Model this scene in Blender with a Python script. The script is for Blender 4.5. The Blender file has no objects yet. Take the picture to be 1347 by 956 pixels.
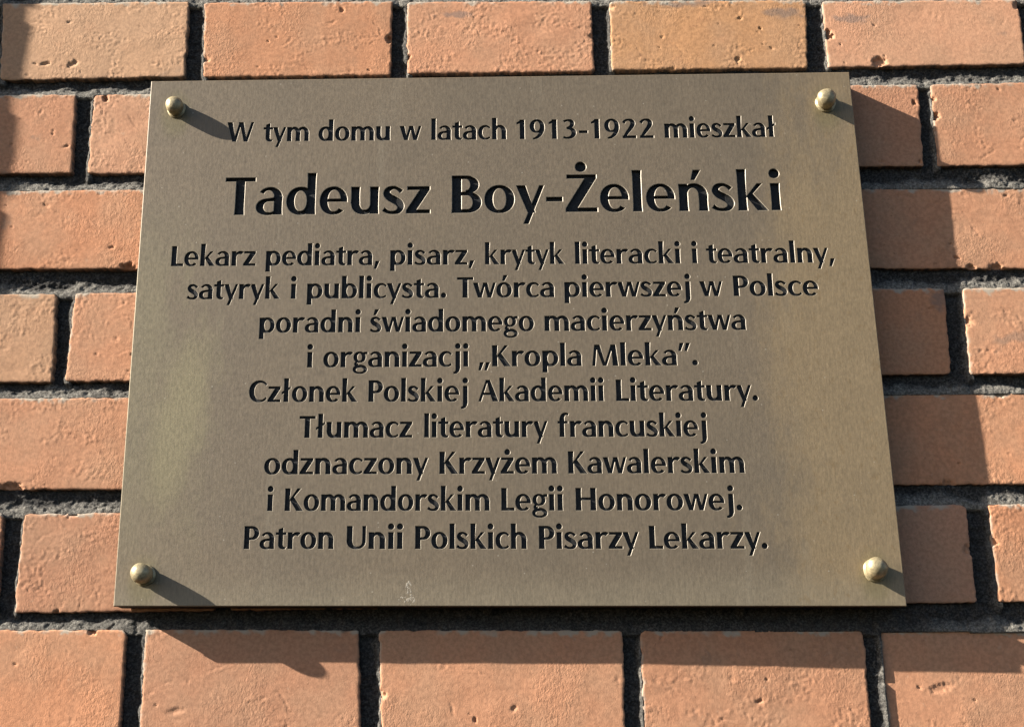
import bpy, bmesh, math, random
import numpy as np
from mathutils import Vector, Matrix
from mathutils.geometry import delaunay_2d_cdt

random.seed(7)
rng = np.random.default_rng(11)
S = bpy.context.scene
COL = S.collection

# ------------------------------------------------------------------ camera
PLATE_Y = -0.016                       # front of the plaque; brick faces lie at y = 0
FPX = 1700.0                           # focal length in pixels of the 1347 px wide photograph
PITCH, YAW, ROLL = math.radians(17.283), math.radians(-0.027), math.radians(-0.611)
EYE = np.array([0.0036, -0.7653 + PLATE_Y, -0.2637])
def cam_axes():
    cp, sp = math.cos(PITCH), math.sin(PITCH); cy, sy = math.cos(YAW), math.sin(YAW)
    cr, sr = math.cos(ROLL), math.sin(ROLL)
    Rz = np.array([[cy, -sy, 0], [sy, cy, 0], [0, 0, 1.0]])
    r, u, f = Rz @ np.array([1, 0, 0.0]), Rz @ np.array([0, -sp, cp]), Rz @ np.array([0, cp, sp])
    return r * cr + u * sr, -r * sr + u * cr, f
AR, AU, AF = cam_axes()
cam = bpy.data.cameras.new('camera'); co = bpy.data.objects.new('camera', cam); COL.objects.link(co)
cam.sensor_fit = 'HORIZONTAL'; cam.sensor_width = 36.0; cam.lens = FPX / 1347 * 36.0
cam.clip_start = 0.01; cam.clip_end = 200
co.matrix_world = Matrix(((AR[0], AU[0], -AF[0], EYE[0]), (AR[1], AU[1], -AF[1], EYE[1]), (AR[2], AU[2], -AF[2], EYE[2]), (0, 0, 0, 1)))
S.camera = co
def at(px, py, y=0.0):                 # measured photo point -> (x, z) on the plane at depth y
    d = (px - 673.5) / FPX * AR - (py - 478.0) / FPX * AU + AF
    p = EYE + d * ((y - EYE[1]) / d[1])
    return float(p[0]), float(p[2])

# ------------------------------------------------------------------ light
SUN = Vector((3.7, 1.0, -2.0)).normalized()          # direction the light travels
elev = math.asin(-SUN.z)
W = bpy.data.worlds.new('World'); S.world = W; W.use_nodes = True
nt = W.node_tree; bg = nt.nodes['Background']
sky = nt.nodes.new('ShaderNodeTexSky'); sky.sky_type = 'NISHITA'; sky.sun_disc = False
sky.sun_elevation = elev; sky.sun_rotation = math.atan2(-SUN.x, -SUN.y)
sky.air_density = 0.75; sky.dust_density = 0.9; sky.ozone_density = 0.5
nt.links.new(sky.outputs[0], bg.inputs[0]); bg.inputs[1].default_value = 0.05
sl = bpy.data.lights.new('sun', 'SUN'); sl.energy = 5.0; sl.angle = math.radians(0.5); sl.color = (1.0, 0.93, 0.83)
so = bpy.data.objects.new('sun', sl); COL.objects.link(so); so.rotation_euler = SUN.to_track_quat('-Z', 'Y').to_euler()
so.location = (-2, -2, 2)
S.view_settings.view_transform = 'Standard'; S.view_settings.look = 'None'
S.view_settings.exposure = 1.55; S.view_settings.gamma = 1.0; S.view_settings.use_curve_mapping = False

# ------------------------------------------------------------------ node helpers
def mat(name):
    m = bpy.data.materials.new(name); m.use_nodes = True
    t = m.node_tree; return m, t, t.nodes['Principled BSDF']
def N(t, kind, **kw):
    n = t.nodes.new('ShaderNode' + kind)
    for k, v in kw.items(): setattr(n, k, v)
    return n
def noise(t, vec, scale, detail=4, rough=0.55, dist=0.0):
    n = N(t, 'TexNoise'); n.inputs['Scale'].default_value = scale; n.inputs['Detail'].default_value = detail
    n.inputs['Roughness'].default_value = rough; n.inputs['Distortion'].default_value = dist
    t.links.new(vec, n.inputs['Vector']); return n.outputs['Fac']
def mapr(t, fac, a, b, lo=0.0, hi=1.0):
    n = N(t, 'MapRange', interpolation_type='SMOOTHSTEP'); t.links.new(fac, n.inputs[0])
    for i, v in zip((1, 2, 3, 4), (a, b, lo, hi)): n.inputs[i].default_value = v
    return n.outputs[0]
def mix(t, fac, a, b, blend='MIX'):
    n = N(t, 'Mix', data_type='RGBA', blend_type=blend)
    for s, v in ((n.inputs[0], fac), (n.inputs[6], a), (n.inputs[7], b)):
        if hasattr(v, 'is_output'): t.links.new(v, s)
        elif isinstance(v, (int, float)): s.default_value = v
        else: s.default_value = (*v, 1)
    return n.outputs[2]
def mth(t, op, a, b=None):
    n = N(t, 'Math', operation=op)
    for s, v in zip(n.inputs, (a, b)):
        if v is None: continue
        if hasattr(v, 'is_output'): t.links.new(v, s)
        else: s.default_value = v
    return n.outputs[0]
def bump(t, height, dist, prev=None, strength=1.0):
    n = N(t, 'Bump'); n.inputs['Distance'].default_value = dist; n.inputs['Strength'].default_value = strength
    t.links.new(height, n.inputs['Height'])
    if prev is not None: t.links.new(prev, n.inputs['Normal'])
    return n.outputs[0]
def coords(t, scale=(1, 1, 1)):
    c = N(t, 'TexCoord'); m = N(t, 'Mapping'); m.inputs['Scale'].default_value = scale
    t.links.new(c.outputs['Object'], m.inputs[0]); return m.outputs[0]

# ------------------------------------------------------------------ materials
def brick_material():
    m, t, b = mat('brick'); v = coords(t)
    at_ = N(t, 'Attribute', attribute_name='tint')
    big = mapr(t, noise(t, v, 28, 5, 0.6), 0.35, 0.68)
    c = mix(t, mth(t, 'MULTIPLY', big, 0.40), at_.outputs['Color'], (0.40, 0.255, 0.16))
    red = mapr(t, noise(t, coords(t, (1, 1, 1.6)), 55, 4, 0.6), 0.52, 0.78)
    c = mix(t, mth(t, 'MULTIPLY', red, 0.22), c, (0.42, 0.19, 0.10))
    fine = mapr(t, noise(t, v, 420, 3, 0.6), 0.3, 0.7, 0.86, 1.12)
    c = mix(t, 1.0, c, fine, 'MULTIPLY')
    spk = mapr(t, noise(t, v, 260, 2, 0.5), 0.70, 0.78)
    c = mix(t, mth(t, 'MULTIPLY', spk, 0.5), c, (0.17, 0.085, 0.05))
    pale = mapr(t, noise(t, v, 190, 4, 0.6), 0.66, 0.76)
    c = mix(t, mth(t, 'MULTIPLY', pale, 0.28), c, (0.52, 0.40, 0.29))
    fire = mapr(t, noise(t, v, 17, 4, 0.65, 0.4), 0.645, 0.72)    # smoky firing marks on a few bricks
    c = mix(t, mth(t, 'MULTIPLY', fire, 0.5), c, (0.20, 0.15, 0.115))
    smk = N(t, 'Attribute', attribute_name='smoke')
    c = mix(t, mth(t, 'MULTIPLY', smk.outputs['Fac'], 0.6), c, (0.17, 0.14, 0.125))
    lime = N(t, 'Attribute', attribute_name='lime')            # mortar smeared on the arrises
    c = mix(t, lime.outputs['Fac'], c, (0.40, 0.36, 0.29))
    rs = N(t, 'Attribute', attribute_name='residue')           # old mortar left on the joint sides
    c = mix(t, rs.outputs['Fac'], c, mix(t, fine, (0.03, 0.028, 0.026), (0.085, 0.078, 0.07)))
    t.links.new(c, b.inputs['Base Color']); b.inputs['Roughness'].default_value = 0.9
    b.inputs['Specular IOR Level'].default_value = 0.25
    mask = mapr(t, noise(t, v, 22, 3, 0.5), 0.46, 0.62)
    wr = noise(t, coords(t, (1, 1, 0.7)), 620, 4, 0.62, 0.5)
    n1 = bump(t, mth(t, 'MULTIPLY', wr, mth(t, 'ADD', mth(t, 'MULTIPLY', mask, 0.85), 0.2)), 0.00042)
    n2 = bump(t, noise(t, v, 1500, 2, 0.6), 0.00012, n1)
    t.links.new(n2, b.inputs['Normal']); return m
def mortar_material():
    m, t, b = mat('mortar'); v = coords(t)
    g = mapr(t, noise(t, v, 700, 3, 0.7), 0.38, 0.72)
    c = mix(t, g, (0.028, 0.027, 0.026), (0.125, 0.118, 0.108))
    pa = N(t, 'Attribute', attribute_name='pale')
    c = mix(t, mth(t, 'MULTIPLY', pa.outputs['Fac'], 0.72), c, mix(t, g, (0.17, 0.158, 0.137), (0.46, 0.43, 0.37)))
    soot = mapr(t, noise(t, v, 30, 4, 0.6), 0.35, 0.65)
    c = mix(t, mth(t, 'MULTIPLY', soot, 0.35), c, (0.05, 0.047, 0.045))
    t.links.new(c, b.inputs['Base Color']); b.inputs['Roughness'].default_value = 0.95
    b.inputs['Specular IOR Level'].default_value = 0.1
    t.links.new(bump(t, noise(t, v, 900, 4, 0.7), 0.0012), b.inputs['Normal']); return m
KNOBS = [at(232, 144, PLATE_Y), at(1086, 136, PLATE_Y), at(190, 756, PLATE_Y), at(1151, 750, PLATE_Y)]
def brass_material():
    m, t, b = mat('weathered_brass'); v = coords(t)
    sep = N(t, 'SeparateXYZ'); t.links.new(v, sep.inputs[0]); X, Z = sep.outputs[0], sep.outputs[2]
    wob = mth(t, 'MULTIPLY', mth(t, 'SUBTRACT', noise(t, coords(t, (1, 1, 0.4)), 17, 8, 0.72), 0.5), 0.22)
    xr = mth(t, 'ADD', X, wob)
    c = mix(t, mapr(t, noise(t, v, 9, 4, 0.6), 0.35, 0.65), (0.160, 0.127, 0.087), (0.174, 0.136, 0.091))
    tan = mapr(t, mth(t, 'SUBTRACT', xr, mth(t, 'MULTIPLY', Z, 0.12)), 0.142, 0.212)                              # yellower unpolished band on the right
    c = mix(t, mth(t, 'MULTIPLY', tan, 0.8), c, (0.252, 0.186, 0.104))
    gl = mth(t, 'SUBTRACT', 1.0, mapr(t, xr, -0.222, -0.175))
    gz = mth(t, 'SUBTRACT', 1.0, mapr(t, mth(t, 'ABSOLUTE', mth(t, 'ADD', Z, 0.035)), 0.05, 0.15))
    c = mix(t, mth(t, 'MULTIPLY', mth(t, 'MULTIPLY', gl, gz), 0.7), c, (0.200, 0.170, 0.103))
    dx = mth(t, 'ADD', mth(t, 'ADD', X, mth(t, 'MULTIPLY', Z, -0.15)), 0.192)          # green-gold stain lower left
    dz = mth(t, 'MULTIPLY', mth(t, 'ADD', Z, 0.062), 0.30)
    dd = mth(t, 'ADD', mth(t, 'SQRT', mth(t, 'ADD', mth(t, 'MULTIPLY', dx, dx), mth(t, 'MULTIPLY', dz, dz))), mth(t, 'MULTIPLY', wob, 0.10))
    c = mix(t, mth(t, 'MULTIPLY', mth(t, 'SUBTRACT', 1.0, mapr(t, dd, 0.006, 0.021)), 0.6), c, (0.236, 0.203, 0.115))
    low = mth(t, 'SUBTRACT', 1.0, mapr(t, mth(t, 'ADD', Z, mth(t, 'MULTIPLY', wob, 0.12)), -0.173, -0.150))
    c = mix(t, mth(t, 'MULTIPLY', low, 0.5), c, (0.235, 0.198, 0.135))
    m3 = noise(t, coords(t, (1, 1, 0.7)), 60, 6, 0.75)
    c = mix(t, 1.0, c, mapr(t, m3, 0.3, 0.7, 0.95, 1.05), 'MULTIPLY')
    rust = mth(t, 'MULTIPLY', tan, mapr(t, noise(t, coords(t, (1, 1, 0.6)), 190, 3, 0.6), 0.56, 0.68))
    c = mix(t, mth(t, 'MULTIPLY', rust, 0.45), c, (0.19, 0.128, 0.062))
    for (kx_, kz_) in KNOBS:                                    # verdigris and grime that has run round and below each cap
        ex = mth(t, 'ADD', X, -kx_); ez = mth(t, 'MULTIPLY', mth(t, 'ADD', Z, -kz_ + 0.004), 0.6)
        de = mth(t, 'ADD', mth(t, 'SQRT', mth(t, 'ADD', mth(t, 'MULTIPLY', ex, ex), mth(t, 'MULTIPLY', ez, ez))), mth(t, 'MULTIPLY', wob, 0.05))
        c = mix(t, mth(t, 'MULTIPLY', mth(t, 'SUBTRACT', 1.0, mapr(t, de, 0.005, 0.0125)), 0.55), c, (0.150, 0.128, 0.062))
    run = mth(t, 'MULTIPLY', mapr(t, noise(t, coords(t, (1, 1, 0.03)), 60, 3, 0.5), 0.60, 0.72), mapr(t, noise(t, v, 12, 2, 0.5), 0.45, 0.6))
    c = mix(t, mth(t, 'MULTIPLY', run, 0.22), c, (0.27, 0.235, 0.17))
    st = noise(t, coords(t, (1, 1, 0.12)), 1000, 2, 0.65)
    c = mix(t, 1.0, c, mapr(t, st, 0.25, 0.75, 0.90, 1.10), 'MULTIPLY')
    mo = noise(t, coords(t, (1, 1, 0.5)), 620, 5, 0.8)
    c = mix(t, 1.0, c, mapr(t, mo, 0.3, 0.7, 0.88, 1.12), 'MULTIPLY')
    vo = N(t, 'TexVoronoi'); vo.inputs['Scale'].default_value = 150; t.links.new(v, vo.inputs['Vector'])
    keep = mapr(t, noise(t, v, 70, 2, 0.5), 0.50, 0.56)
    sp = mth(t, 'MULTIPLY', mth(t, 'SUBTRACT', 1.0, mapr(t, vo.outputs['Distance'], 0.03, 0.10)), keep)
    c = mix(t, mth(t, 'MULTIPLY', sp, 0.42), c, (0.50, 0.45, 0.36))
    t.links.new(c, b.inputs['Base Color'])
    b.inputs['Metallic'].default_value = 0.22
    t.links.new(mapr(t, mo, 0.3, 0.7, 0.42, 0.62), b.inputs['Roughness'])
    n1 = bump(t, st, 0.00003); n2 = bump(t, noise(t, v, 300, 4, 0.7), 0.00008, n1)
    t.links.new(n2, b.inputs['Normal']); return m
def simple(name, col, rough, metal=0.0, spec=0.5, nscale=500, amt=0.15, bd=0.0001):
    m, t, b = mat(name); v = coords(t); n = noise(t, v, nscale, 4, 0.65)
    t.links.new(mix(t, 1.0, col, mapr(t, n, 0.25, 0.75, 1 - amt, 1 + amt), 'MULTIPLY'), b.inputs['Base Color'])
    b.inputs['Roughness'].default_value = rough; b.inputs['Metallic'].default_value = metal; b.inputs['Specular IOR Level'].default_value = spec
    t.links.new(bump(t, n, bd), b.inputs['Normal']); return m
M_BRICK, M_MORTAR, M_BRASS = brick_material(), mortar_material(), brass_material()
M_CUT = simple('cut_brass', (0.30, 0.262, 0.20), 0.5, 0.2, 0.5, 900, 0.2)
M_PAINT = simple('black_filler', (0.014, 0.014, 0.014), 0.62, 0.0, 0.35, 500, 0.75, 0.0003)
M_KNOB = simple('knob_brass', (0.35, 0.29, 0.172), 0.44, 0.32, 0.5, 420, 0.32, 0.0002)
M_BACK = simple('dark_backing', (0.022, 0.020, 0.018), 0.7, 0.0, 0.3, 400, 0.4)
M_SPLASH = simple('pale_splash', (0.33, 0.295, 0.24), 0.9, 0.0, 0.2, 600, 0.2)

# ------------------------------------------------------------------ object helpers
def mesh_np(name, V, F, m, parent=None, smooth=True):
    V = np.asarray(V, dtype=np.float32); F = np.asarray(F, dtype=np.int32); k = F.shape[1]
    me = bpy.data.meshes.new(name); me.vertices.add(len(V)); me.vertices.foreach_set('co', V.ravel())
    me.loops.add(F.size); me.loops.foreach_set('vertex_index', F.ravel())
    me.polygons.add(len(F)); me.polygons.foreach_set('loop_start', np.arange(0, F.size, k, dtype=np.int32))
    me.update(calc_edges=True); me.validate()
    me.polygons.foreach_set('use_smooth', np.full(len(me.polygons), smooth)); me.materials.append(m)
    o = bpy.data.objects.new(name, me); COL.objects.link(o); o.parent = parent; return o
def thing(name, label, cat, loc=(0, 0, 0)):
    o = bpy.data.objects.new(name, None); COL.objects.link(o); o.location = loc; o.empty_display_size = 0.05
    o['label'] = label; o['category'] = cat; return o

# numpy gradient noise
_P = rng.permutation(512); _G = rng.normal(size=(512, 2)); _G /= np.linalg.norm(_G, axis=1)[:, None]
def perlin(x, y):
    xi, yi = np.floor(x).astype(int), np.floor(y).astype(int); xf, yf = x - xi, y - yi
    u, v = xf**3 * (xf * (xf * 6 - 15) + 10), yf**3 * (yf * (yf * 6 - 15) + 10)
    def g(i, j):
        q = _G[_P[(_P[(xi + i) & 511] + yi + j) & 511]]; return q[..., 0] * (xf - i) + q[..., 1] * (yf - j)
    a = g(0, 0) * (1 - u) + g(1, 0) * u; b = g(0, 1) * (1 - u) + g(1, 1) * u
    return (a * (1 - v) + b * v) * 1.4
def fbm(x, y, o=3, gain=0.5):
    s, a = 0, 1
    for i in range(o): s = s + a * perlin(x * 2**i + 17.3 * i, y * 2**i + 9.1 * i); a *= gain
    return s
def sstep(a, b, x):
    t = np.clip((x - a) / (b - a), 0, 1); return t * t * (3 - 2 * t)

# ------------------------------------------------------------------ the wall
wall = thing('brick_wall', 'old orange brick wall with deep dark mortar joints behind the brass plaque', 'wall', (0, 0, 0))
PXW = 0.1430
# rows: (top-left px, top-right px, bottom-left px, bottom-right px, measured joints)
ROWS = [
    (((60, -118), (1250, -133)), ((60, -18), (1250, -30)), []),
    (((60, 4), (1250, 0)), ((60, 104.5), (1250, 86.5)),
     [(-16, -20, 3, 0), (249, 243, 269.5, 267), (516, 514, 535, 536), (778, 782, 801.5, 805), (1060, 1063, 1081, 1090), (1339, 1350, 1358, 1372)]),
    (((60, 124), (1290, 109)), ((60, 228), (1290, 217.5)), [(100, 94, 123, 114.5), (1208, 1215, 1224, 1234)]),
    (((60, 250), (1290, 246)), ((60, 353.5), (1290, 353)), []),
    (((40, 386), (1200, 379)), ((40, 502), (1200, 493)), [(75, 69, 99, 85), (1242, 1252, 1266, 1276)]),
    (((60, 523), (1290, 516)), ((60, 644), (1290, 637)), []),
    (((100, 674), (1220, 663)), ((100, 804), (1220, 793)), [(5, -5, 32, 18), (296, 284, 312, 302), (1270, 1286, 1300, 1314)]),
    (((80, 828), (1250, 829)), ((80, 968), (1250, 969)), [(166, 157, 191, 183), (472, 474, 498, 502), (819, 823, 842, 848), (1137, 1149, 1158, 1171)]),
]
PAR = [1, 0, 1, 0, 1, 0, 1, 0]          # running bond
def line_z(l, r):
    (x0, z0), (x1, z1) = at(*l), at(*r); s = (z1 - z0) / (x1 - x0); return lambda x: z0 + s * (x - x0)
rows = []
for (top, bot, joints) in ROWS: rows.append([line_z(*top), line_z(*bot), top, bot, joints])
BR = []                                  # bricks: quad corners (TL, TR, BR, BL) in (x, z), row, key
XL, XR = -0.80, 0.56
ref1 = [at(259, 50)[0] + PXW * 0, ]
def joint_list(i):
    zt, zb, top, bot, js = rows[i]
    known = []
    for (a, b, c, d) in js:
        yt = 0.5 * (top[0][1] + top[1][1]) + (top[1][1] - top[0][1]) * ((a - 650) / 1200)
        yb = 0.5 * (bot[0][1] + bot[1][1]) + (bot[1][1] - bot[0][1]) * ((a - 650) / 1200)
        known.append((at(a, yt)[0], at(b, yb)[0], at(c, yt)[0], at(d, yb)[0]))
    if not known:
        base = at(259, 50)[0] if PAR[i] == 0 else None
        x0 = {0: at(120, -60)[0], 3: at(247, 300)[0], 5: at(245, 590)[0]}[i]
        known = [(x0 - .0047, x0 - .0047, x0 + .0047, x0 + .0047)]
    out = list(known)
    # fill gaps between / beyond measured joints on the common pitch
    out.sort()
    full = [out[0]]
    for k in out[1:]:
        gap = k[0] - full[-1][0]; n = max(1, round(gap / PXW)); p = full[-1]
        for q in range(1, n):
            x = p[0] + gap * q / n + random.uniform(-.002, .002); full.append((x, x, x + .0095, x + .0095))
        full.append(k)
    while full[0][0] > XL:
        x = full[0][0] - PXW + random.uniform(-.002, .002); full.insert(0, (x, x, x + .0095, x + .0095))
    while full[-1][0] < XR:
        x = full[-1][0] + PXW + random.uniform(-.002, .002); full.append((x, x, x + .0095, x + .0095))
    return full
last_joints = {}
for i in range(len(rows)):
    J = joint_list(i); last_joints[i] = J; zt, zb = rows[i][0], rows[i][1]
    for a, b in zip(J, J[1:]):
        e = [random.uniform(-.0006, .0006) for _ in range(4)]
        xl_t, xl_b, xr_t, xr_b = a[2], a[3], b[0], b[1]
        BR.append((((xl_t, zt(xl_t) + e[0]), (xr_t, zt(xr_t) + e[1]), (xr_b, zb(xr_b) + e[2]), (xl_b, zb(xl_b) + e[3])), i))
# unmeasured courses above and below the frame
for step, src, par in ((1, 0, 1), (2, 0, 0), (1, 7, 1), (2, 7, 0)):
    up = 1 if src == 0 else -1
    J = last_joints[src]; zt, zb = rows[src][0], rows[src][1]
    sh = PXW / 2 if par else 0.0
    for a, b in zip(J, J[1:]):
        xl, xr = a[3] + sh, b[0] + sh
        dz = up * 0.0713 * step
        BR.append((((xl, zt(xl) + dz), (xr, zt(xr) + dz), (xr, zb(xr) + dz), (xl, zb(xl) + dz)), 20 + step))

TINTS = [(0.505, 0.250, 0.142), (0.465, 0.232, 0.135), (0.525, 0.277, 0.165), (0.48, 0.250, 0.153), (0.52, 0.243, 0.130)]
def tint_for(row, cx):
    px = 673 + cx * 2050
    if row == 1 and px < 240: return (0.46, 0.275, 0.163)
    if row == 1 and 240 < px < 520: return (0.52, 0.25, 0.134)
    if row == 1 and 800 < px < 1060: return (0.49, 0.26, 0.126)
    if row == 4 and px < 80: return (0.48, 0.275, 0.16)
    return random.choice(TINTS)

RS, SMK = [], []
HOLES_PX = [(138, 129, 2.6, 3.0, .8, 0), (1203, 135, 1.8, 2.2, .8, 0), (1157, 81, 4.0, 2.4, 1.3, .4), (14, 642, 4.0, 2.5, 2.0, 0), (1259, 338, 1.1, 1.6, 2.4, -.2),
            (1251, 320, 1.0, 1.4, 1, 0), (1278, 350, 1.8, 2.2, 1.8, 0), (1312, 351, 3.2, 3.0, 1.6, 0), (485, 92, .8, 1.4, 1, 0), (1000, 38, 1.0, 1.6, .8, 0), (885, 92, 2.0, 1.6, 1.6, 0),
            (970, 78, 1.8, 1.0, 1.5, .6), (96, 84, 2.2, 1.0, 2.2, .5), (60, 84, 1.6, 1.2, 2.2, .3), (1264, 609, .7, 1.2, 1.8, -.3), (1226, 640, 1.6, .7, 3.0, .1),
            (450, 145 - 131, 1.6, 1.0, 1.2, .9), (625, 946, 1.5, 1.4, .6, 0), (676, 931, 1.3, .8, 2.0, .8), (1000, 921, 1.2, 1.4, 1.8, .5), (1285, 920, .8, 1.2, 1, 0), (1240, 904, 3.0, .6, 2.5, .2),
            (932, 856, .9, .7, 2.6, -.8), (230, 845 + 90, 2.0, .5, 3, .2), (1210, 213, 1.4, 1.2, 1.0, 0), (1160, 213, 1.2, .8, 2.0, 0)]
SMOKE_PX = [(1236, 392, 7, 10), (900, 6, 26, 3), (1030, 18, 16, 4), (600, 20, 12, 3), (1120, 25, 14, 4)]
VS, FS, TC, LM = [], [], [], []; base = 0
for quad, row in BR:
    (a, b, c, d) = [np.array(q) for q in quad]
    cx = (a[0] + b[0]) / 2; w = abs(b[0] - a[0]); h = abs(a[1] - d[1])
    vis = abs(cx) < 0.44 and row < 10
    step = 0.00085 if vis else 0.004
    rr = 0.0007
    ed = [0.0, 0.0, 0.0, 0.0002, 0.0005, 0.0009]; dp = [0.030, 0.009, rr * 1.2, rr * .55, rr * .28, rr * .1]
    def axis(L):
        n = max(6, int(L / step)); mid = np.linspace(0.0016, L - 0.0016, n)
        return np.concatenate([ed, mid, L - np.array(ed[::-1])]), np.concatenate([dp, np.zeros(n), dp[::-1]])
    us, du = axis(w); vs, dv = axis(h)
    U, Vv = np.meshgrid(us / w, vs / h); DU, DV = np.meshgrid(du, dv)
    top = a[None, None] * (1 - U[..., None]) + b[None, None] * U[..., None]
    bot = d[None, None] * (1 - U[..., None]) + c[None, None] * U[..., None]
    P = top * (1 - Vv[..., None]) + bot * Vv[..., None]
    x, z = P[..., 0].copy(), P[..., 1].copy()
    seed = rng.uniform(0, 400, 2); sx, sz = x * 1000 + seed[0] * 7, z * 1000 + seed[1] * 7       # mm
    eu = np.minimum(U, 1 - U) * w; ev = np.minimum(Vv, 1 - Vv) * h; edist = np.minimum(eu, ev)
    # irregular outline
    near = 1 - sstep(0, 0.006, edist)
    x += near * (fbm(sx / 8, sz / 8, 4, .65) * 0.00065); z += near * (fbm(sx / 9 + 50, sz / 9, 4, .65) * 0.0005)
    # round off corners
    rc = 0.0018 * rng.uniform(.4, 2.0, 4)
    ux, vz = U * w, Vv * h
    for k, (qx, qz) in enumerate(((0, 0), (1, 0), (1, 1), (0, 1))):
        ddx = np.abs(ux - qx * w); ddz = np.abs(vz - qz * h); r = rc[k]
        m = (ddx < r) & (ddz < r)
        ex, ez = r - ddx, r - ddz; L = np.sqrt(ex**2 + ez**2) + 1e-9
        s = np.where(m, np.minimum(np.maximum(ex, ez) / L, 1), 1.0)
        x = np.where(m, x + (1 if qx == 0 else -1) * ex * (1 - s), x); z = np.where(m, z + (-1 if qz == 0 else 1) * ez * (1 - s), z)
    dep = np.maximum(DU, DV)
    off = rng.uniform(-0.0005, 0.0005) + (U - .5) * rng.uniform(-.0009, .0009) + (Vv - .5) * rng.uniform(-.0008, .0008)
    near2 = 1 - sstep(0, .016, edist)
    pxc = 673 + cx * 2200
    off = off + {(7, 2): .0007 + U * .0004, (7, 3): .0012 + U * .0010, (7, 4): .0023 + U * .0008}.get((row, int(pxc > 180) + int(pxc > 490) + int(pxc > 830) + int(pxc > 1150)), 0)
    if row in (3, 5) and pxc > 1050: off = off + .0010
    hgt = fbm(sx / 60, sz / 40, 2) * 0.00028 + fbm(sx / 7, sz / 6, 4, .6) * 0.000045
    mask = sstep(0.16, 0.62, fbm(sx / 26 + 99, sz / 18, 3) + rng.uniform(-.42, .25) + .35 * near2)
    dirn = rng.uniform(-.6, .6); rx, rz = sx * math.cos(dirn) + sz * math.sin(dirn), -sx * math.sin(dirn) + sz * math.cos(dirn)
    rid = fbm(rx / 1.9 + fbm(sx / 5, sz / 5, 2) * 1.3, rz / 3.0, 3, .6)
    hgt = hgt + mask * (rid * 0.00028) + (mask * .85 + .15) * fbm(sx / 1.5, sz / 1.5, 1) * 0.00010
    if vis:
        for _ in range(int(rng.integers(2, 6) if rng.uniform() < .65 else rng.integers(12, 22))):                 # pits and drag marks
            px_, pz_ = rng.uniform(.03, .97) * w, rng.uniform(.05, .95) * h; r = .0003 + .0009 * rng.uniform() ** 3; el = rng.uniform(1, 3.2); an = rng.uniform(-.5, 1.0)
            qx, qz = (ux - px_), (vz - pz_); q1 = (qx * math.cos(an) - qz * math.sin(an)) / el; q2 = qx * math.sin(an) + qz * math.cos(an)
            f = 1 - sstep(.3, 1.3, np.sqrt(q1**2 + q2**2) / r + fbm(sx / 1.3, sz / 1.3, 2) * .55); hgt = hgt - f * rng.uniform(.0003, .0011)
            hgt = hgt + np.exp(-((q1 - r * 1.6)**2 + (q2)**2) / (1.3 * r)**2) * rng.uniform(0, .00022)
        for _ in range(int(rng.integers(2, 8))):                  # scratches and folded-clay creases
            px_, pz_ = rng.uniform(.05, .95) * w, rng.uniform(.08, .92) * h; an = rng.normal(0.15, .55); L = rng.uniform(.002, .009); cu = rng.uniform(-45, 45)
            qx, qz = (ux - px_), (vz - pz_); q1 = qx * math.cos(an) + qz * math.sin(an); q2 = -qx * math.sin(an) + qz * math.cos(an) + cu * q1**2 + fbm(sx / 4, sz / 4, 3) * .0011
            hgt = hgt - np.exp(-(q2 / .00045)**2 - (q1 / L)**4) * rng.uniform(.0001, .0004) + np.exp(-((q2 - .0009) / .0007)**2 - (q1 / L)**4) * rng.uniform(0, .00018)
        for _ in range(int(rng.integers(1, 4))):                  # shallow dents
            px_, pz_ = rng.uniform(0, 1) * w, rng.uniform(0, 1) * h; r = rng.uniform(.005, .012)
            hgt = hgt - np.exp(-((ux - px_)**2 + (vz - pz_)**2 * 2) / r**2) * rng.uniform(.0001, .0004)
        for _ in range(int(rng.integers(0, 4))):                  # chipped arrises
            side = rng.integers(0, 4); tpos = rng.uniform(0.03, .97); r = rng.uniform(.0015, .0045)
            px_, pz_ = ((tpos * w, 0), (tpos * w, h), (0, tpos * h), (w, tpos * h))[side]
            q = np.sqrt((ux - px_)**2 / 1.8 + (vz - pz_)**2) / r + fbm(sx / 2.5, sz / 2.5, 2) * .5
            hgt = hgt - (1 - sstep(.35, 1.05, q)) * rng.uniform(.0012, .0035)
    for (hx, hy, hr, hd, he, ha) in HOLES_PX:                      # the chips and pits one can point to in the photograph
        q0, q1_ = at(hx, hy); gx, gz = P[..., 0] - q0, P[..., 1] - q1_
        e1 = (gx * math.cos(ha) + gz * math.sin(ha)) / he; e2 = -gx * math.sin(ha) + gz * math.cos(ha)
        q = np.sqrt(e1**2 + e2**2) * 1000 / hr + fbm(sx / 2.0, sz / 2.0, 3) * .45
        hgt = hgt - (1 - sstep(.45, 1.1, q)) * hd * .001
    SM_ = np.zeros_like(x)
    for (hx, hy, r1, r2) in SMOKE_PX:
        q0, q1_ = at(hx, hy); q = np.sqrt(((P[..., 0] - q0) * 1000 / r1)**2 + ((P[..., 1] - q1_) * 1000 / r2)**2) + fbm(sx / 6, sz / 4, 3) * .5
        SM_ = np.maximum(SM_, 1 - sstep(.4, 1.2, q))
    SMK.append(SM_.reshape(-1))
    keep = dep < 0.008
    y = dep + np.where(keep, -(hgt) + off, off)
    V = np.stack([x, y, z], -1).reshape(-1, 3); nv, nu = x.shape
    ii = np.arange(nv * nu).reshape(nv, nu)
    F = np.stack([ii[:-1, :-1], ii[1:, :-1], ii[1:, 1:], ii[:-1, 1:]], -1).reshape(-1, 4) + base
    VS.append(V); FS.append(F); base += len(V)
    tc = np.array(tint_for(row, cx)) * rng.uniform(.92, 1.06)
    TC.append(np.tile(np.array([*tc, 1.0]), (len(V), 1)))
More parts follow.
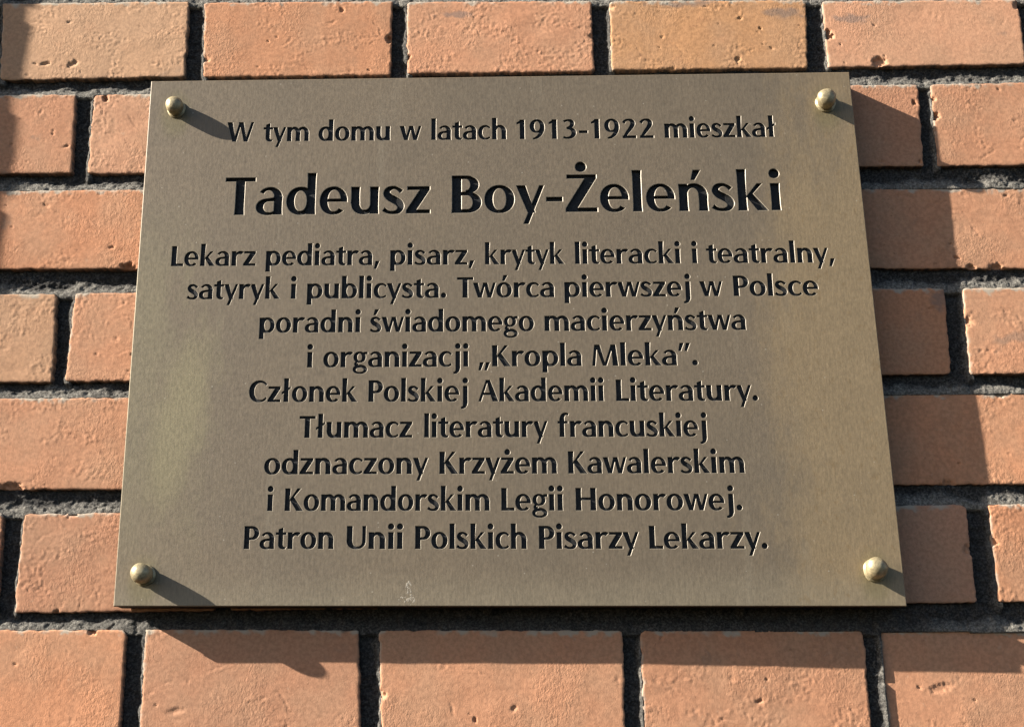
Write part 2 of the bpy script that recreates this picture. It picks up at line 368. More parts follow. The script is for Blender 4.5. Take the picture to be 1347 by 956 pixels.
    topd = Vv * h + fbm(sx / 5, sz / 5, 3) * .0030 - .0012 * sstep(.1, .6, fbm(sx / 25 + 5, sz / 25, 2)); leftd = ux + fbm(sx / 5 + 31, sz / 5, 3) * .0016
    lime = np.maximum((1 - sstep(.0004, .0026, topd)), (1 - sstep(.0002, .0016, leftd)) * .7) * sstep(-.35, .25, fbm(sx / 18, sz / 18, 2))
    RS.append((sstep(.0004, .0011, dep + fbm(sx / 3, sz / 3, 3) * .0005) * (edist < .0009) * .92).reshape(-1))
    LM.append(np.clip(lime, 0, 1).reshape(-1) * .85)
V = np.concatenate(VS); F = np.concatenate(FS)
bo = mesh_np('brickwork', V, F, M_BRICK, wall)
ca = bo.data.attributes.new('tint', 'FLOAT_COLOR', 'POINT'); ca.data.foreach_set('color', np.concatenate(TC).astype(np.float32).ravel())
la = bo.data.attributes.new('lime', 'FLOAT', 'POINT'); la.data.foreach_set('value', np.concatenate(LM).astype(np.float32))

ra = bo.data.attributes.new('residue', 'FLOAT', 'POINT'); ra.data.foreach_set('value', np.concatenate(RS).astype(np.float32))
sa = bo.data.attributes.new('smoke', 'FLOAT', 'POINT'); sa.data.foreach_set('value', np.concatenate(SMK).astype(np.float32))
# mortar: one pitted sheet, kept only in and just under the joints
def mortar(x0, x1, z0, z1, step, name):
    xs = np.arange(x0, x1, step); zs = np.arange(z0, z1, step); X, Z = np.meshgrid(xs, zs)
    SD = np.full(X.shape, 1.0); UP = np.full(X.shape, 1.0); RT = np.full(X.shape, 1.0)
    for quad, row in BR:
        q = np.array(quad); zt = (q[0, 1] + q[1, 1]) / 2; zb = (q[2, 1] + q[3, 1]) / 2
        lo, hi = q[:, 0].min() - .03, q[:, 0].max() + .03
        i0, i1 = np.searchsorted(xs, lo), np.searchsorted(xs, hi); j0, j1 = np.searchsorted(zs, zb - .03), np.searchsorted(zs, zt + .03)
        if i1 <= i0 or j1 <= j0: continue
        x, z = X[j0:j1, i0:i1], Z[j0:j1, i0:i1]
        f = np.clip((x - q[0, 0]) / (q[1, 0] - q[0, 0]), 0, 1); g = np.clip((zt - z) / (zt - zb), 0, 1)
        t_, b_ = q[0, 1] + (q[1, 1] - q[0, 1]) * f, q[3, 1] + (q[2, 1] - q[3, 1]) * f
        l_, r_ = q[0, 0] + (q[3, 0] - q[0, 0]) * g, q[1, 0] + (q[2, 0] - q[1, 0]) * g
        dx = np.maximum(l_ - x, x - r_); dz = np.maximum(b_ - z, z - t_)
        sd = np.where((dx > 0) & (dz > 0), np.hypot(dx, dz), np.maximum(dx, dz))
        SD[j0:j1, i0:i1] = np.minimum(SD[j0:j1, i0:i1], sd)
        up = np.where(z > t_ - .003, np.maximum(z - t_, 0) + np.maximum(dx, 0) * .35, 1.0); UP[j0:j1, i0:i1] = np.minimum(UP[j0:j1, i0:i1], up)
        rt = np.where((x < l_ + .003) & (dz < .006), np.maximum(l_ - x, 0) + np.maximum(dz, 0) * .5, 1.0); RT[j0:j1, i0:i1] = np.minimum(RT[j0:j1, i0:i1], rt)
    mx, mz = X * 1000, Z * 1000
    lowf = fbm(mx / 26, mz / 26, 2)
    y = 0.0047 + lowf * 0.0013 - fbm(mx / 5, mz / 4, 3) * 0.0010 - np.abs(fbm(mx / 2.2 + 40, mz / 2.2, 2, .7)) * 0.0009
    band = .0074 + .0038 * fbm(mx / 20 + 7, mz / 20, 2)
    y = y - (1 - np.clip(UP / np.maximum(band, .0015), 0, 1) ** 1.4) * (0.0036 + .0010 * lowf)
    y = y - (1 - sstep(0, 1, RT / np.maximum(.0032 + .0030 * fbm(mx / 18 + 33, mz / 18, 2), .0012))) * (0.0036 + .003 * fbm(mx / 12, mz / 12 + 60, 2))
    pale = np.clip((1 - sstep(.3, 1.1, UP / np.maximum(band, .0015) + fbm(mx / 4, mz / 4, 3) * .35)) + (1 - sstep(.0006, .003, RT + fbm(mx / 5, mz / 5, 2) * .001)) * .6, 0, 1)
    zj = at(700, 815)[1]                                        # pale fringe fades out in the bed joint under the plaque
    bed_mask = (1 - sstep(.010, .016, np.abs(Z - zj))) * sstep(-.235, -.205, X) * (1 - sstep(.235, .27, X))
    pale = pale * (1 - .9 * bed_mask)
    y = np.maximum(y, 0.0010)
    y = np.where(SD < -.001, y + .006, y)
    ok = SD > -0.004
    ii = np.arange(X.size).reshape(X.shape)
    fo = ok[:-1, :-1] | ok[1:, :-1] | ok[1:, 1:] | ok[:-1, 1:]
    F = np.stack([ii[:-1, :-1], ii[:-1, 1:], ii[1:, 1:], ii[1:, :-1]], -1)[fo]
    used, inv = np.unique(F.ravel(), return_inverse=True)
    V = np.stack([X, y, Z], -1).reshape(-1, 3)[used]
    o = mesh_np(name, V, inv.reshape(-1, 4), M_MORTAR, wall)
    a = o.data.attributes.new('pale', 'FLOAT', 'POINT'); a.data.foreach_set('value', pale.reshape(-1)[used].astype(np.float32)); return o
mortar(-0.80, 0.56, -0.36, 0.36, 0.00085, 'mortar')

# unseen brick stack added off-frame at left to cast shade on the left margin
def boxes(name, bs, m, parent, bev=0.0):
    bm = bmesh.new()
    for (x0, x1, y0, y1, z0, z1) in bs:
        r = bmesh.ops.create_cube(bm, size=1.0)
        for v in r['verts']: v.co = Vector(((x0 + x1) / 2 + v.co.x * (x1 - x0), (y0 + y1) / 2 + v.co.y * (y1 - y0), (z0 + z1) / 2 + v.co.z * (z1 - z0)))
    if bev: bmesh.ops.bevel(bm, geom=bm.edges[:], offset=bev, segments=2, affect='EDGES')
    me = bpy.data.meshes.new(name); bm.to_mesh(me); bm.free(); me.materials.append(m)
    o = bpy.data.objects.new(name, me); COL.objects.link(o); o.parent = parent; return o
PJ = 0.06
PX = at(49, 3)[0] - 3.7 * PJ
pb = []
for k in range(-5, 7):
    z = k * 0.0713 + 0.003
    e = random.uniform(-.0008, .0008)
    pb.append((PX - .134, PX + e, -PJ, 0.02, z, z + .061))
    pb.append((PX - .277, PX - .143, -PJ, 0.02, z, z + .061))
added_pier = boxes('added_pier', pb, M_BRICK, wall, .002)
pc = added_pier.data.attributes.new('tint', 'FLOAT_COLOR', 'POINT'); pc.data.foreach_set('color', np.tile(np.array([.49, .245, .14, 1], np.float32), len(added_pier.data.vertices)))
boxes('added_pier_mortar', [(PX - .276, PX - .0015, -PJ + .0015, 0.02, -5 * .0713 + .004, 6 * .0713 + .06)], M_MORTAR, wall)

# ------------------------------------------------------------------ letters: a bold flared humanist roman, drawn by hand
CAP, XH, ASC, SW, CW = 700, 505, 775, 148, 162
def rect(x0, y0, x1, y1): return [[(x0, y0), (x1, y0), (x1, y1), (x0, y1)]]
def stem(x, w, y0, y1, f=7):
    k = min(110, (y1 - y0) * .35)
    return [[(x - f, y0), (x + w + f, y0), (x + w, y0 + k), (x + w, y1 - k), (x + w + f, y1), (x - f, y1), (x, y1 - k), (x, y0 + k)]]
def diag(xb, wb, xt, wt, y0, y1): return [[(xb, y0), (xb + wb, y0), (xt + wt, y1), (xt, y1)]]
def poly(*p): return [list(p)]
def ell(e, a, n=2.12):
    c, s = math.cos(a), math.sin(a)
    return (e[0] + e[2] * math.copysign(abs(c)**(2 / n), c), e[1] + e[3] * math.copysign(abs(s)**(2 / n), s))
def ring(o, i, a0=0, a1=360, n=None):
    n = n or max(5, int(abs(a1 - a0) / 11)); out = []
    A = [math.radians(a0 + (a1 - a0) * k / n) for k in range(n + 1)]
    for p, q in zip(A, A[1:]): out.append([ell(o, p), ell(o, q), ell(i, q), ell(i, p)])
    return out
def disc(x, y, r): return [[(x + r * math.cos(k * math.pi / 9), y + r * math.sin(k * math.pi / 9)) for k in range(18)]]
def stroke(pts, sub=4):
    P = np.array(pts, float); Q = np.vstack([2 * P[0] - P[1], P, 2 * P[-1] - P[-2]]); C = []
    for k in range(1, len(Q) - 2):
        for j in range(sub):
            t = j / sub; a, b, c, d = Q[k - 1], Q[k], Q[k + 1], Q[k + 2]
            C.append(.5 * ((2 * b) + (c - a) * t + (2 * a - 5 * b + 4 * c - d) * t * t + (3 * b - 3 * c + d - a) * t**3))
    C.append(P[-1]); C = np.array(C); T = np.gradient(C[:, :2], axis=0); T /= np.linalg.norm(T, axis=1)[:, None]
    Nn = np.stack([-T[:, 1], T[:, 0]], 1); L = C[:, :2] + Nn * C[:, 2:3] / 2; R = C[:, :2] - Nn * C[:, 2:3] / 2
    return [[tuple(R[k]), tuple(R[k + 1]), tuple(L[k + 1]), tuple(L[k])] for k in range(len(C) - 1)]
def arch(x0, x1, y=300, top=516):
    il, ir = x0 - 6, x1 - SW; ol = x0 - 105
    return ring(((ol + x1) / 2, y, (x1 - ol) / 2, top - y), ((il + ir) / 2, y - 20, (ir - il) / 2, top - y - 64), 0, 166)
def flip(prims, w, h): return [[(w - x, h - y) for x, y in p] for p in prims]
def shift(prims, dx, dy=0): return [[(x + dx, y + dy) for x, y in p] for p in prims]
acute = poly((-55, 580), (15, 580), (125, 770), (-10, 770))
n_ = stem(0, SW, 0, XH) + arch(SW, 493) + stem(345, SW, 0, 310, 7)[0:1]
o_ = ring((262, 252, 262, 264), (262, 252, 118, 204))
z_ = rect(18, 438, 428, XH) + rect(0, 0, 435, 67) + poly((0, 60), (182, 60), (428, 445), (246, 445))
Z_ = rect(25, 626, 545, CAP) + rect(0, 0, 555, 76) + poly((0, 70), (205, 70), (545, 632), (340, 632))
s_ = stroke([(352, 410, 80), (300, 455, 66), (215, 487, 58), (115, 455, 96), (82, 378, 124), (140, 305, 138), (220, 258, 142), (305, 200, 138), (338, 125, 120), (296, 45, 90), (200, 17, 58), (105, 34, 66), (28, 82, 82)])
G = {
 'o': (o_, 36, 36), 'c': (ring((255, 252, 255, 264), (292, 252, 152, 204), 43, 316), 36, 18),
 'e': (ring((250, 252, 250, 264), (262, 252, 120, 204), -5, 317) + rect(120, 229, 480, 286), 36, 30),
 'a': (stem(335, 146, 0, 345) + ring((262, 322, 219, 194), (232, 322, 104, 134), 0, 150) + ring((225, 145, 217, 156), (255, 145, 112, 104), 90, 318) + poly((222, 303), (222, 245), (345, 250), (345, 322)), 28, 54),
 'b': (stem(0, SW, 0, ASC) + ring((262, 252, 262, 264), (268, 252, 114, 192)), 60, 36),
 'd': (stem(376, SW, 0, ASC) + ring((262, 252, 262, 264), (256, 252, 114, 192)), 36, 60),
 'p': (stem(0, SW, -215, XH) + ring((262, 252, 262, 264), (268, 252, 114, 192)), 60, 36),
 'g': (ring((225, 333, 208, 183), (225, 333, 88, 132)) + poly((335, 440), (340, 480), (400, 505), (495, 505), (495, 440)) + stroke([(140, 190, 62), (88, 130, 66), (95, 78, 84), (170, 52, 90)]) + ring((245, -80, 245, 150), (240, -98, 140, 80)), 34, 12),
 'h': (stem(0, SW, 0, ASC) + arch(SW, 493) + stem(345, SW, 0, 310), 60, 54),
 'n': (n_, 60, 54), 'ń': (n_ + shift(acute, 270), 60, 54),
 'm': (stem(0, SW, 0, XH) + arch(SW, 480) + stem(332, SW, 0, 310) + arch(480, 812) + stem(664, SW, 0, 310), 60, 54),
 'u': (flip(n_, 493, XH), 54, 60),
 'i': (stem(0, SW, 0, XH) + disc(74, 692, 92), 58, 58),
 'j': (stem(0, SW, -70, XH, 0) + disc(74, 692, 92) + stroke([(74, 0, 148), (72, -70, 146), (50, -150, 118), (0, -200, 78), (-70, -222, 54)]), 58, 58),
 'k': (stem(0, SW, 0, ASC) + poly((125, 235), (215, 262), (432, XH), (338, XH)) + poly((150, 245), (255, 322), (512, 0), (330, 0)), 60, 4),
 'l': (stem(0, SW, 0, ASC), 58, 58), 'ł': (stem(0, SW, 0, ASC) + poly((-72, 322), (-72, 250), (222, 442), (222, 514)), 40, 40),
 'r': (stem(0, SW, 0, XH) + ring((300, 300, 200, 216), (258, 280, 112, 142), 58, 166), 60, -22),
 's': (s_, 24, 26), 'ś': (s_ + shift(acute, 180), 24, 26),
 't': (stem(92, 146, 130, 560, 0) + poly((92, 500), (238, 500), (238, 655), (92, 600)) + rect(0, 440, 350, XH) + ring((262, 140, 170, 151), (322, 140, 84, 92), 180, 288), 14, 14),
 'f': (stem(70, SW, 0, 570) + ring((270, 560, 200, 226), (304, 560, 86, 164), 58, 180) + rect(0, 440, 345, XH), 14, 0),
 'w': (diag(165, 130, 0, 158, 0, XH) + diag(200, 88, 352, 66, 0, XH) + diag(498, 126, 334, 152, 0, XH) + diag(532, 88, 690, 80, 0, XH), 6, 6),
 'y': (diag(196, 132, 0, 162, 0, XH) + diag(118, 92, 404, 84, -215, XH), 6, 6),
 'z': (z_, 26, 26), 'ż': (z_ + disc(222, 692, 92), 26, 26), 'ó': (o_ + shift(acute, 255), 36, 36),
 ',': (poly((48, 128), (182, 128), (72, -135), (0, -135)), 40, 46), '.': (disc(86, 80, 88), 46, 46), '-': (rect(0, 200, 285, 282), 38, 38),
 '„': (poly((50, 125), (175, 125), (70, -135), (0, -135)) + poly((255, 125), (380, 125), (275, -135), (205, -135)), 40, 36),
 '”': (poly((50, 745), (175, 745), (70, 485), (0, 485)) + poly((255, 745), (380, 745), (275, 485), (205, 485)), 36, 24),
 'T': (rect(0, 626, 548, CAP) + stem(193, CW, 0, 690), 10, 4), 'L': (stem(0, CW, 0, CAP) + rect(40, 0, 420, 76), 66, 12),
 'B': (stem(0, CW, 0, CAP) + ring((240, 530, 228, 170), (240, 530, 78, 106), -90, 90) + ring((262, 197, 252, 197), (262, 197, 98, 130), -90, 90) + rect(80, 636, 242, CAP) + rect(80, 0, 264, 67) + rect(80, 327, 264, 394), 66, 30),
 'P': (stem(0, CW, 0, CAP) + ring((240, 490, 246, 210), (240, 490, 94, 142), -90, 90) + rect(80, 632, 242, CAP) + rect(80, 280, 242, 348), 66, 20),
 'K': (stem(0, CW, 0, CAP) + poly((140, 320), (235, 362), (520, CAP), (412, CAP)) + poly((168, 340), (288, 440), (612, 0), (405, 0)), 66, 4),
 'M': (diag(0, 88, 78, 75, 0, CAP) + diag(342, 104, 78, 172, 0, CAP) + diag(378, 80, 620, 70, 0, CAP) + diag(668, 168, 600, 160, 0, CAP), 40, 52),
 'C': (ring((350, 350, 350, 361), (400, 350, 234, 292), 41, 319), 36, 20),
 'A': (diag(0, 86, 262, 66, 0, CAP) + diag(498, 186, 256, 144, 0, CAP) + rect(140, 210, 545, 278), 6, 6),
 'H': (stem(0, CW, 0, CAP) + stem(476, CW, 0, CAP) + rect(120, 322, 520, 396), 66, 66),
 'U': (stem(0, CW, 235, CAP, 4) + stem(482, 96, 235, CAP, 4) + ring((289, 240, 289, 251), (322, 240, 160, 184), 180, 360), 60, 58),
 'W': (diag(208, 132, 0, 176, 0, CAP) + diag(246, 90, 432, 70, 0, CAP) + diag(622, 128, 408, 170, 0, CAP) + diag(662, 90, 868, 84, 0, CAP), 6, 6),
 'Ż': (Z_ + disc(276, 850, 98), 30, 26),
 '1': (stem(112, SW, 0, CAP, 4) + poly((0, 600), (0, 540), (120, 575), (180, CAP), (150, CAP)), 130, 165),
 '2': (stroke([(36, 560, 96), (100, 640, 74), (210, 672, 62), (325, 625, 120), (350, 520, 146), (280, 375, 128), (165, 215, 104), (62, 50, 84)]) + rect(0, 0, 455, 78), 85, 80),
 '3': (stroke([(44, 628, 74), (170, 674, 58), (300, 632, 116), (322, 530, 134), (268, 435, 98), (140, 382, 52)]) + stroke([(140, 382, 52), (285, 352, 96), (368, 265, 142), (362, 150, 140), (280, 55, 98), (150, 19, 58), (24, 52, 80)]), 110, 95),
 '9': (ring((245, 465, 245, 245), (245, 465, 105, 184)) + stroke([(424, 470, 130), (418, 340, 136), (350, 165, 116), (230, 45, 80), (110, 0, 46)]), 65, 65),
}
def ccw(p):
    a = sum(x0 * y1 - x1 * y0 for (x0, y0), (x1, y1) in zip(p, p[1:] + p[:1])); return p if a > 0 else p[::-1]
def inside(pt, poly_):
    x, y = pt; c = False
    for (x0, y0), (x1, y1) in zip(poly_, poly_[1:] + poly_[:1]):
        if (y0 > y) != (y1 > y) and x < (x1 - x0) * (y - y0) / (y1 - y0) + x0: c = not c
    return c
_cache = {}
def glyph(ch):
    """union of the strokes -> (closed outline loops, interior on the left; width)"""
    if ch in _cache: return _cache[ch]
    prims, lb, rb = G[ch]; prims = [ccw(p) for p in prims]
    vs, fs = [], []
    for p in prims: fs.append(list(range(len(vs), len(vs) + len(p)))); vs += [Vector((x, y)) for x, y in p]
    ov, oe, of, _, _, _ = delaunay_2d_cdt(vs, [], fs, 0, 0.05)
    bb = [(min(q[0] for q in p), min(q[1] for q in p), max(q[0] for q in p), max(q[1] for q in p)) for p in prims]
    edges = {}
    for t in of:
        c = (ov[t[0]] + ov[t[1]] + ov[t[2]]) / 3
        if not any(b[0] <= c.x <= b[2] and b[1] <= c.y <= b[3] and inside((c.x, c.y), p) for p, b in zip(prims, bb)): continue
        for a, b in ((t[0], t[1]), (t[1], t[2]), (t[2], t[0])):
            if (b, a) in edges: del edges[(b, a)]
            else: edges[(a, b)] = 1
    nxt = {}
    for a, b in edges: nxt.setdefault(a, []).append(b)
    loops = []
    while nxt:
        s = next(iter(nxt)); lp = [s]; cur = s
        while True:
            c = nxt[cur]
            if len(c) > 1 and len(lp) > 1:                          # pinched vertex: take the tightest turn
                d0 = ov[cur] - ov[lp[-2]]
                c.sort(key=lambda q: -math.atan2(d0.cross(ov[q] - ov[cur]), d0.dot(ov[q] - ov[cur])))
            b = c.pop(0)
            if not c: del nxt[cur]
            if b == s: break
            lp.append(b); cur = b
        pts = [(ov[k].x, ov[k].y) for k in lp]
        out = []
        for p in pts:                                               # weld tiny edges
            if not out or math.hypot(p[0] - out[-1][0], p[1] - out[-1][1]) > 5: out.append(p)
        if len(out) > 2 and math.hypot(out[0][0] - out[-1][0], out[0][1] - out[-1][1]) <= 5: out.pop()
        if len(out) >= 3 and abs(sum(x0 * y1 - x1 * y0 for (x0, y0), (x1, y1) in zip(out, out[1:] + out[:1]))) > 800: loops.append(out)
    xs = [p[0] for l in loops for p in l]
    _cache[ch] = (loops, min(xs), max(xs), lb, rb); return _cache[ch]
def offset(lp, d):
    """move a loop by d to its right (outwards for interior on the left)"""
    P = np.array(lp); A = P - np.roll(P, 1, 0); B = np.roll(P, -1, 0) - P
    A /= np.linalg.norm(A, axis=1)[:, None] + 1e-12; B /= np.linalg.norm(B, axis=1)[:, None] + 1e-12
    na = np.stack([A[:, 1], -A[:, 0]], 1); nb = np.stack([B[:, 1], -B[:, 0]], 1)
    m = na + nb; L = np.sum(m * m, 1)[:, None]; m = np.where(L > 0.5, m * 2 / np.maximum(L, .5), na)
    return P + m * d

LINES = [  # text, photo x of first and last ink, photo baseline y at both ends, capital height (m)
    ('W tym domu w latach 1913-1922 mieszkał', 298, 1021, 186.5, 180, .0138),
    ('Tadeusz Boy-Żeleński', 295, 1028, 283, 276.5, .0262),
    ('Lekarz pediatra, pisarz, krytyk literacki i teatralny,', 225, 1099, 350, 345, .0134),
    ('satyryk i publicysta. Twórca pierwszej w Polsce', 246, 1077, 393.5, 388.5, .0134),
    ('poradni świadomego macierzyństwa', 340, 981, 437.5, 433.5, .0134),
    ('i organizacji „Kropla Mleka”.', 403, 917, 483, 480, .0134),
    ('Członek Polskiej Akademii Literatury.', 328, 997, 528.5, 526.5, .0134),
    ('Tłumacz literatury francuskiej', 394, 930, 575.5, 573.5, .0134),
    ('odznaczony Krzyżem Kawalerskim', 347, 979, 623.5, 621.5, .0134),
    ('i Komandorskim Legii Honorowej.', 351, 975, 671.5, 670.5, .0134),
    ('Patron Unii Polskich Pisarzy Lekarzy.', 320, 1010, 721.5, 721, .0134),
]
SPACE = 300
TRK = 0.8
def layout(text):
    x, out = 0.0, []
    for ch in text:
        if ch == ' ': x += SPACE; continue
        loops, mn, mx, lb, rb = glyph(ch); x += lb * TRK
        out.append((ch, x - mn)); x += (mx - mn) + rb * TRK
    first = G[text[0]]; l0, r1 = glyph(text[0]), glyph(text[-1])
    return out, l0[3] * TRK, x - r1[4] * TRK
WORDS = [[(297.5,333.6),(346.3,406),(419,513),(526.4,553.4),(567.5,666),(680,860),(874.8,1020.5)],[(294.5,565.8),(594.2,1028.5)],[(225,336),(349.6,499),(513.4,623.6),(638.3,742.5),(756.9,895.5),(910.6,918),(930,1098.3)],[(245.7,367.7),(382,389.4),(403.8,586.9),(601.6,729.2),(742.9,908.9),(921.3,950.7),(965.7,1077)],[(341,474),(486.6,702.4),(716.8,981.4)],[(403.5,411),(425.3,616.4),(629.7,765.2),(779.6,918.3)],[(327.4,469.7),(484.7,615.7),(629.7,794.6),(811,997.4)],[(393.5,542.2),(558.2,720.3),(734.2,930.6)],[(347.4,563),(578.3,732.6),(747.9,979.7)],[(350.8,359),(374.5,644),(659.8,740.9),(757.9,976.7)],[(320.7,438.3),(456,529.8),(546.2,692.8),(709.4,840.4),(854.8,1010)]]   # first and last ink of every word, photo px
INSCR = []
for (text, px0, px1, py0, py1, cap), spans in zip(LINES, WORDS):
    kz = cap / CAP; lines = []; fit = []
    for word, (wa, wb) in zip(text.split(' '), spans):
        items, a, b = layout(word)
        pya, pyb = [py0 + (py1 - py0) * (q - px0) / (px1 - px0) for q in (wa, wb)]
        (x0, z0), (x1, z1) = at(wa, pya, PLATE_Y), at(wb, pyb, PLATE_Y)
        fit.append((items, a, b, x0, z0, x1, (z1 - z0) / (x1 - x0), (x1 - x0) / (b - a)))
    mean = sum(f[7] for f, w in zip(fit, text.split(' ')) if len(w) > 1) / sum(1 for w in text.split(' ') if len(w) > 1)
    for (items, a, b, x0, z0, x1, sl_, kx), w in zip(fit, text.split(' ')):
        if len(w) == 1: x0 = (x0 + x1) / 2 - (b - a) * mean / 2; kx = mean
        for ch, gx in items:
            for lp in glyph(ch)[0]:
                pts = [(x0 + (gx + px - a) * kx, z0 + sl_ * ((gx + px - a) * kx) + py * kz) for px, py in lp]
                lines.append(offset(pts, 0.00020 if cap < .02 else 0.00012))
    INSCR.append((cap, lines))

# ------------------------------------------------------------------ the plaque
plaque = thing('memorial_plaque', 'rectangular weathered brass plaque engraved with black Polish text, screwed to the brick wall', 'plaque', (0, 0, 0))
CORN = [at(199, 107, PLATE_Y), at(1117, 95, PLATE_Y), at(1193, 797, PLATE_Y), at(149, 797, PLATE_Y)]   # TL TR BR BL
FLOOR = 0.0011
outer = [CORN[3], CORN[2], CORN[1], CORN[0]]                    # counter-clockwise seen from the front
bev = 0.00045
inner = offset(outer, -bev)
cverts, cfaces, paths = [Vector(p) for p in inner], [[0, 1, 2, 3]], []
for cap, lines in INSCR:
    ch = 0.00017 if cap < .02 else 0.00030
    for lp in lines:
        o = offset(lp, ch * .5); i = offset(lp, -ch * .5)
        k0 = len(cverts); cverts += [Vector(p) for p in o]; idx = list(range(k0, k0 + len(o)))
        paths.append(o); cfaces.append(idx)
ce = [(f[k], f[(k + 1) % len(f)]) for f in cfaces for k in range(len(f))]
ov, oe, of, _, _, _ = delaunay_2d_cdt(cverts, ce, [], 0, 1e-7)
OV = np.array([(v.x, v.y) for v in ov]); OF = np.array(of); CEN = OV[OF].mean(1)
par = np.zeros(len(OF), bool)
for o in paths:                                                  # even-odd test against every outline
    lo, hi = o.min(0), o.max(0)
    idx = np.where((CEN[:, 0] > lo[0]) & (CEN[:, 0] < hi[0]) & (CEN[:, 1] > lo[1]) & (CEN[:, 1] < hi[1]))[0]
    if not len(idx): continue
    q = CEN[idx]; r = np.roll(o, -1, 0); c = np.zeros(len(idx), bool)
    for (xa, ya), (xb, yb) in zip(o, r):
        hit = ((ya > q[:, 1]) != (yb > q[:, 1])); 
        if yb != ya: c ^= hit & (q[:, 0] < (xb - xa) * (q[:, 1] - ya) / (yb - ya) + xa)
    par[idx] ^= c
FT = OF[~par]
PV = [(x, PLATE_Y, z) for x, z in OV]; PF = [tuple(f) for f in FT]
b0 = len(PV)
for (x, z) in inner: PV.append((x, PLATE_Y, z))
for (x, z) in outer: PV.append((x, PLATE_Y + bev * .8, z))
for (x, z) in outer: PV.append((x, PLATE_Y + .0025, z))
for k in range(4):
    j = (k + 1) % 4
    for (u, v) in ((0, 4), (4, 8)):
        p, q, r, s = b0 + u + k, b0 + v + k, b0 + v + j, b0 + u + j
        PF += [(p, q, r), (p, r, s)]
PF += [(b0 + 8, b0 + 10, b0 + 9), (b0 + 8, b0 + 11, b0 + 10)]
mesh_np('plate', PV, PF, M_BRASS, plaque, smooth=False)
core = offset(outer, -0.0005)
bk = bmesh.new(); fr = [bk.verts.new((x, PLATE_Y + .0026, z)) for x, z in core]; rr_ = [bk.verts.new((x, -0.0008, z)) for x, z in core]
for k in range(4): bk.faces.new((fr[k], rr_[k], rr_[(k + 1) % 4], fr[(k + 1) % 4]))
bk.faces.new(fr[::-1]); bk.faces.new(rr_)
bme = bpy.data.meshes.new('backing'); bk.to_mesh(bme); bk.free(); bme.materials.append(M_BACK)
bobj = bpy.data.objects.new('backing', bme); COL.objects.link(bobj); bobj.parent = plaque; bobj['label'] = 'dark edged backing behind the brass face'
# engraved lines: chamfered rim, walls and black-filled floor
for (cap, lines), (text, *_r) in zip(INSCR, LINES):
    ch = 0.00017 if cap < .02 else 0.00030; fl = FLOOR * (1.05 if cap < .02 else 2.2)
    V, F, MI = [], [], []
    fv, ff = [], []
    for lp in lines:
        o, i = offset(lp, ch * .5), offset(lp, -ch * .5); n = len(lp); k0 = len(V)
        V += [(x, PLATE_Y, z) for x, z in o] + [(x, PLATE_Y + ch * .9, z) for x, z in i] + [(x, PLATE_Y + fl, z) for x, z in i]
        for a in range(n):
            b = (a + 1) % n
            F += [(k0 + a, k0 + b, k0 + n + b), (k0 + a, k0 + n + b, k0 + n + a)]; MI += [0, 0]
            F += [(k0 + n + a, k0 + n + b, k0 + 2 * n + b), (k0 + n + a, k0 + 2 * n + b, k0 + 2 * n + a)]; MI += [1, 1]
    L = np.concatenate(lines); lo, hi = L.min(0) - .001, L.max(0) + .001
    k0 = len(V); V += [(lo[0], PLATE_Y + fl - .0001, lo[1]), (hi[0], PLATE_Y + fl - .0001, lo[1]), (hi[0], PLATE_Y + fl - .0001, hi[1]), (lo[0], PLATE_Y + fl - .0001, hi[1])]
    F += [(k0, k0 + 1, k0 + 2), (k0, k0 + 2, k0 + 3)]; MI += [1, 1]
    ob = mesh_np('engraved_text', V, F, M_CUT, plaque, smooth=False); ob.data.materials.append(M_PAINT)
    if len(ob.data.polygons) == len(MI): ob.data.polygons.foreach_set('material_index', np.array(MI, np.int32))
    else: print('POLY MISMATCH', text, len(ob.data.polygons), len(MI))
    if cap > .02: ob['label'] = 'larger engraved line with the name'
    else: ob['label'] = 'small engraved line of black lettering'

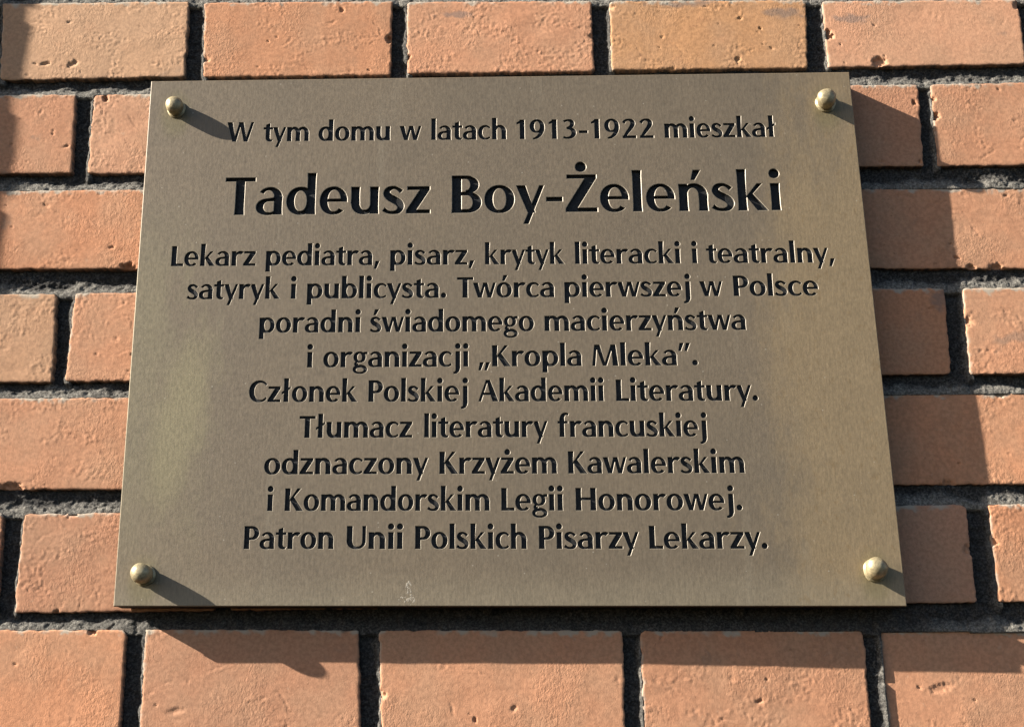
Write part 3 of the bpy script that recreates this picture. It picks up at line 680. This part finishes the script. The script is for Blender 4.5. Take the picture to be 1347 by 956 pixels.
# domed screw caps in the four corners
def knob(px, py, r, length, seed, tilt=(0, 0), dome=0.5):
    rs = random.Random(seed); x, z = at(px, py, PLATE_Y)
    prof = [(r * 1.13, 0), (r * 1.14, .0005), (r * 1.06, .0009), (r * .93, .0011), (r * .91, .0017), (r * .98, .0026)]
    yb = length - r * dome * 1.5
    prof += [(r * 1.03, yb * .75), (r * 1.02, yb)]
    for k in range(1, 9):
        a = k / 8 * math.pi / 2; prof.append((r * 1.02 * math.cos(a), yb + (length - yb) * math.sin(a)))
    n = 40; V, F = [], []
    ph = [rs.uniform(0, 6) for _ in range(3)]
    for (rad, hh) in prof[:-1]:
        for k in range(n):
            a = 2 * math.pi * k / n; w = 1 + .022 * math.sin(3 * a + ph[0]) + .014 * math.sin(5 * a + ph[1] + hh * 900) + .018 * math.sin(2 * a + ph[2])
            V.append((x + rad * w * math.cos(a) + tilt[0] * hh, PLATE_Y - hh, z + rad * w * math.sin(a) + tilt[1] * hh))
    V.append((x + tilt[0] * length, PLATE_Y - length, z + tilt[1] * length))
    m = len(prof) - 1
    for j in range(m - 1):
        for k in range(n):
            a, b, c, d = j * n + k, j * n + (k + 1) % n, (j + 1) * n + (k + 1) % n, (j + 1) * n + k
            F += [(a, b, c), (a, c, d)]
    for k in range(n): F.append(((m - 1) * n + k, (m - 1) * n + (k + 1) % n, m * n))
    return mesh_np('screw_cap', V, F, M_KNOB, plaque)
knob(232, 144, .0055, .0106, 1)
knob(1086, 136, .0060, .0112, 2, (-.10, .08))
knob(190, 756, .0058, .0128, 3)
knob(1151, 750, .0062, .0118, 4, (-.08, .10), .6)

# dried pale splash on the lower edge of the plate: many thin flecks in two smears
def splash():
    rs = random.Random(5); bm = bmesh.new()
    for k in range(64):
        if k < 22: px, py = rs.gauss(538, 2.2), rs.gauss(771, 3.0)
        elif k < 52: px, py = rs.gauss(538, 4.6), rs.gauss(787, 3.2)
        else: px, py = rs.gauss(538, 8), rs.gauss(782, 9)
        py = min(py, 795); x, z = at(px, py, PLATE_Y); n = 11; ph = rs.uniform(0, 6); r = rs.uniform(.0002, .0008) if k < 52 else rs.uniform(.00015, .0003)
        st = rs.uniform(.6, 1.6); ringv = []
        for q in range(n):
            a = 2 * math.pi * q / n; w = 1 + .3 * math.sin(3 * a + ph) + rs.uniform(-.3, .3)
            ringv.append(bm.verts.new((x + r * w * math.cos(a), PLATE_Y + .00003, z + r * st * w * math.sin(a))))
        c = bm.verts.new((x, PLATE_Y - .00006 - .00005 * rs.random(), z))
        for q in range(n): bm.faces.new((ringv[q], ringv[(q + 1) % n], c))
    me = bpy.data.meshes.new('paint_splash'); bm.to_mesh(me); bm.free(); me.materials.append(M_SPLASH)
    o = bpy.data.objects.new('paint_splash', me); COL.objects.link(o); o.parent = plaque
splash()
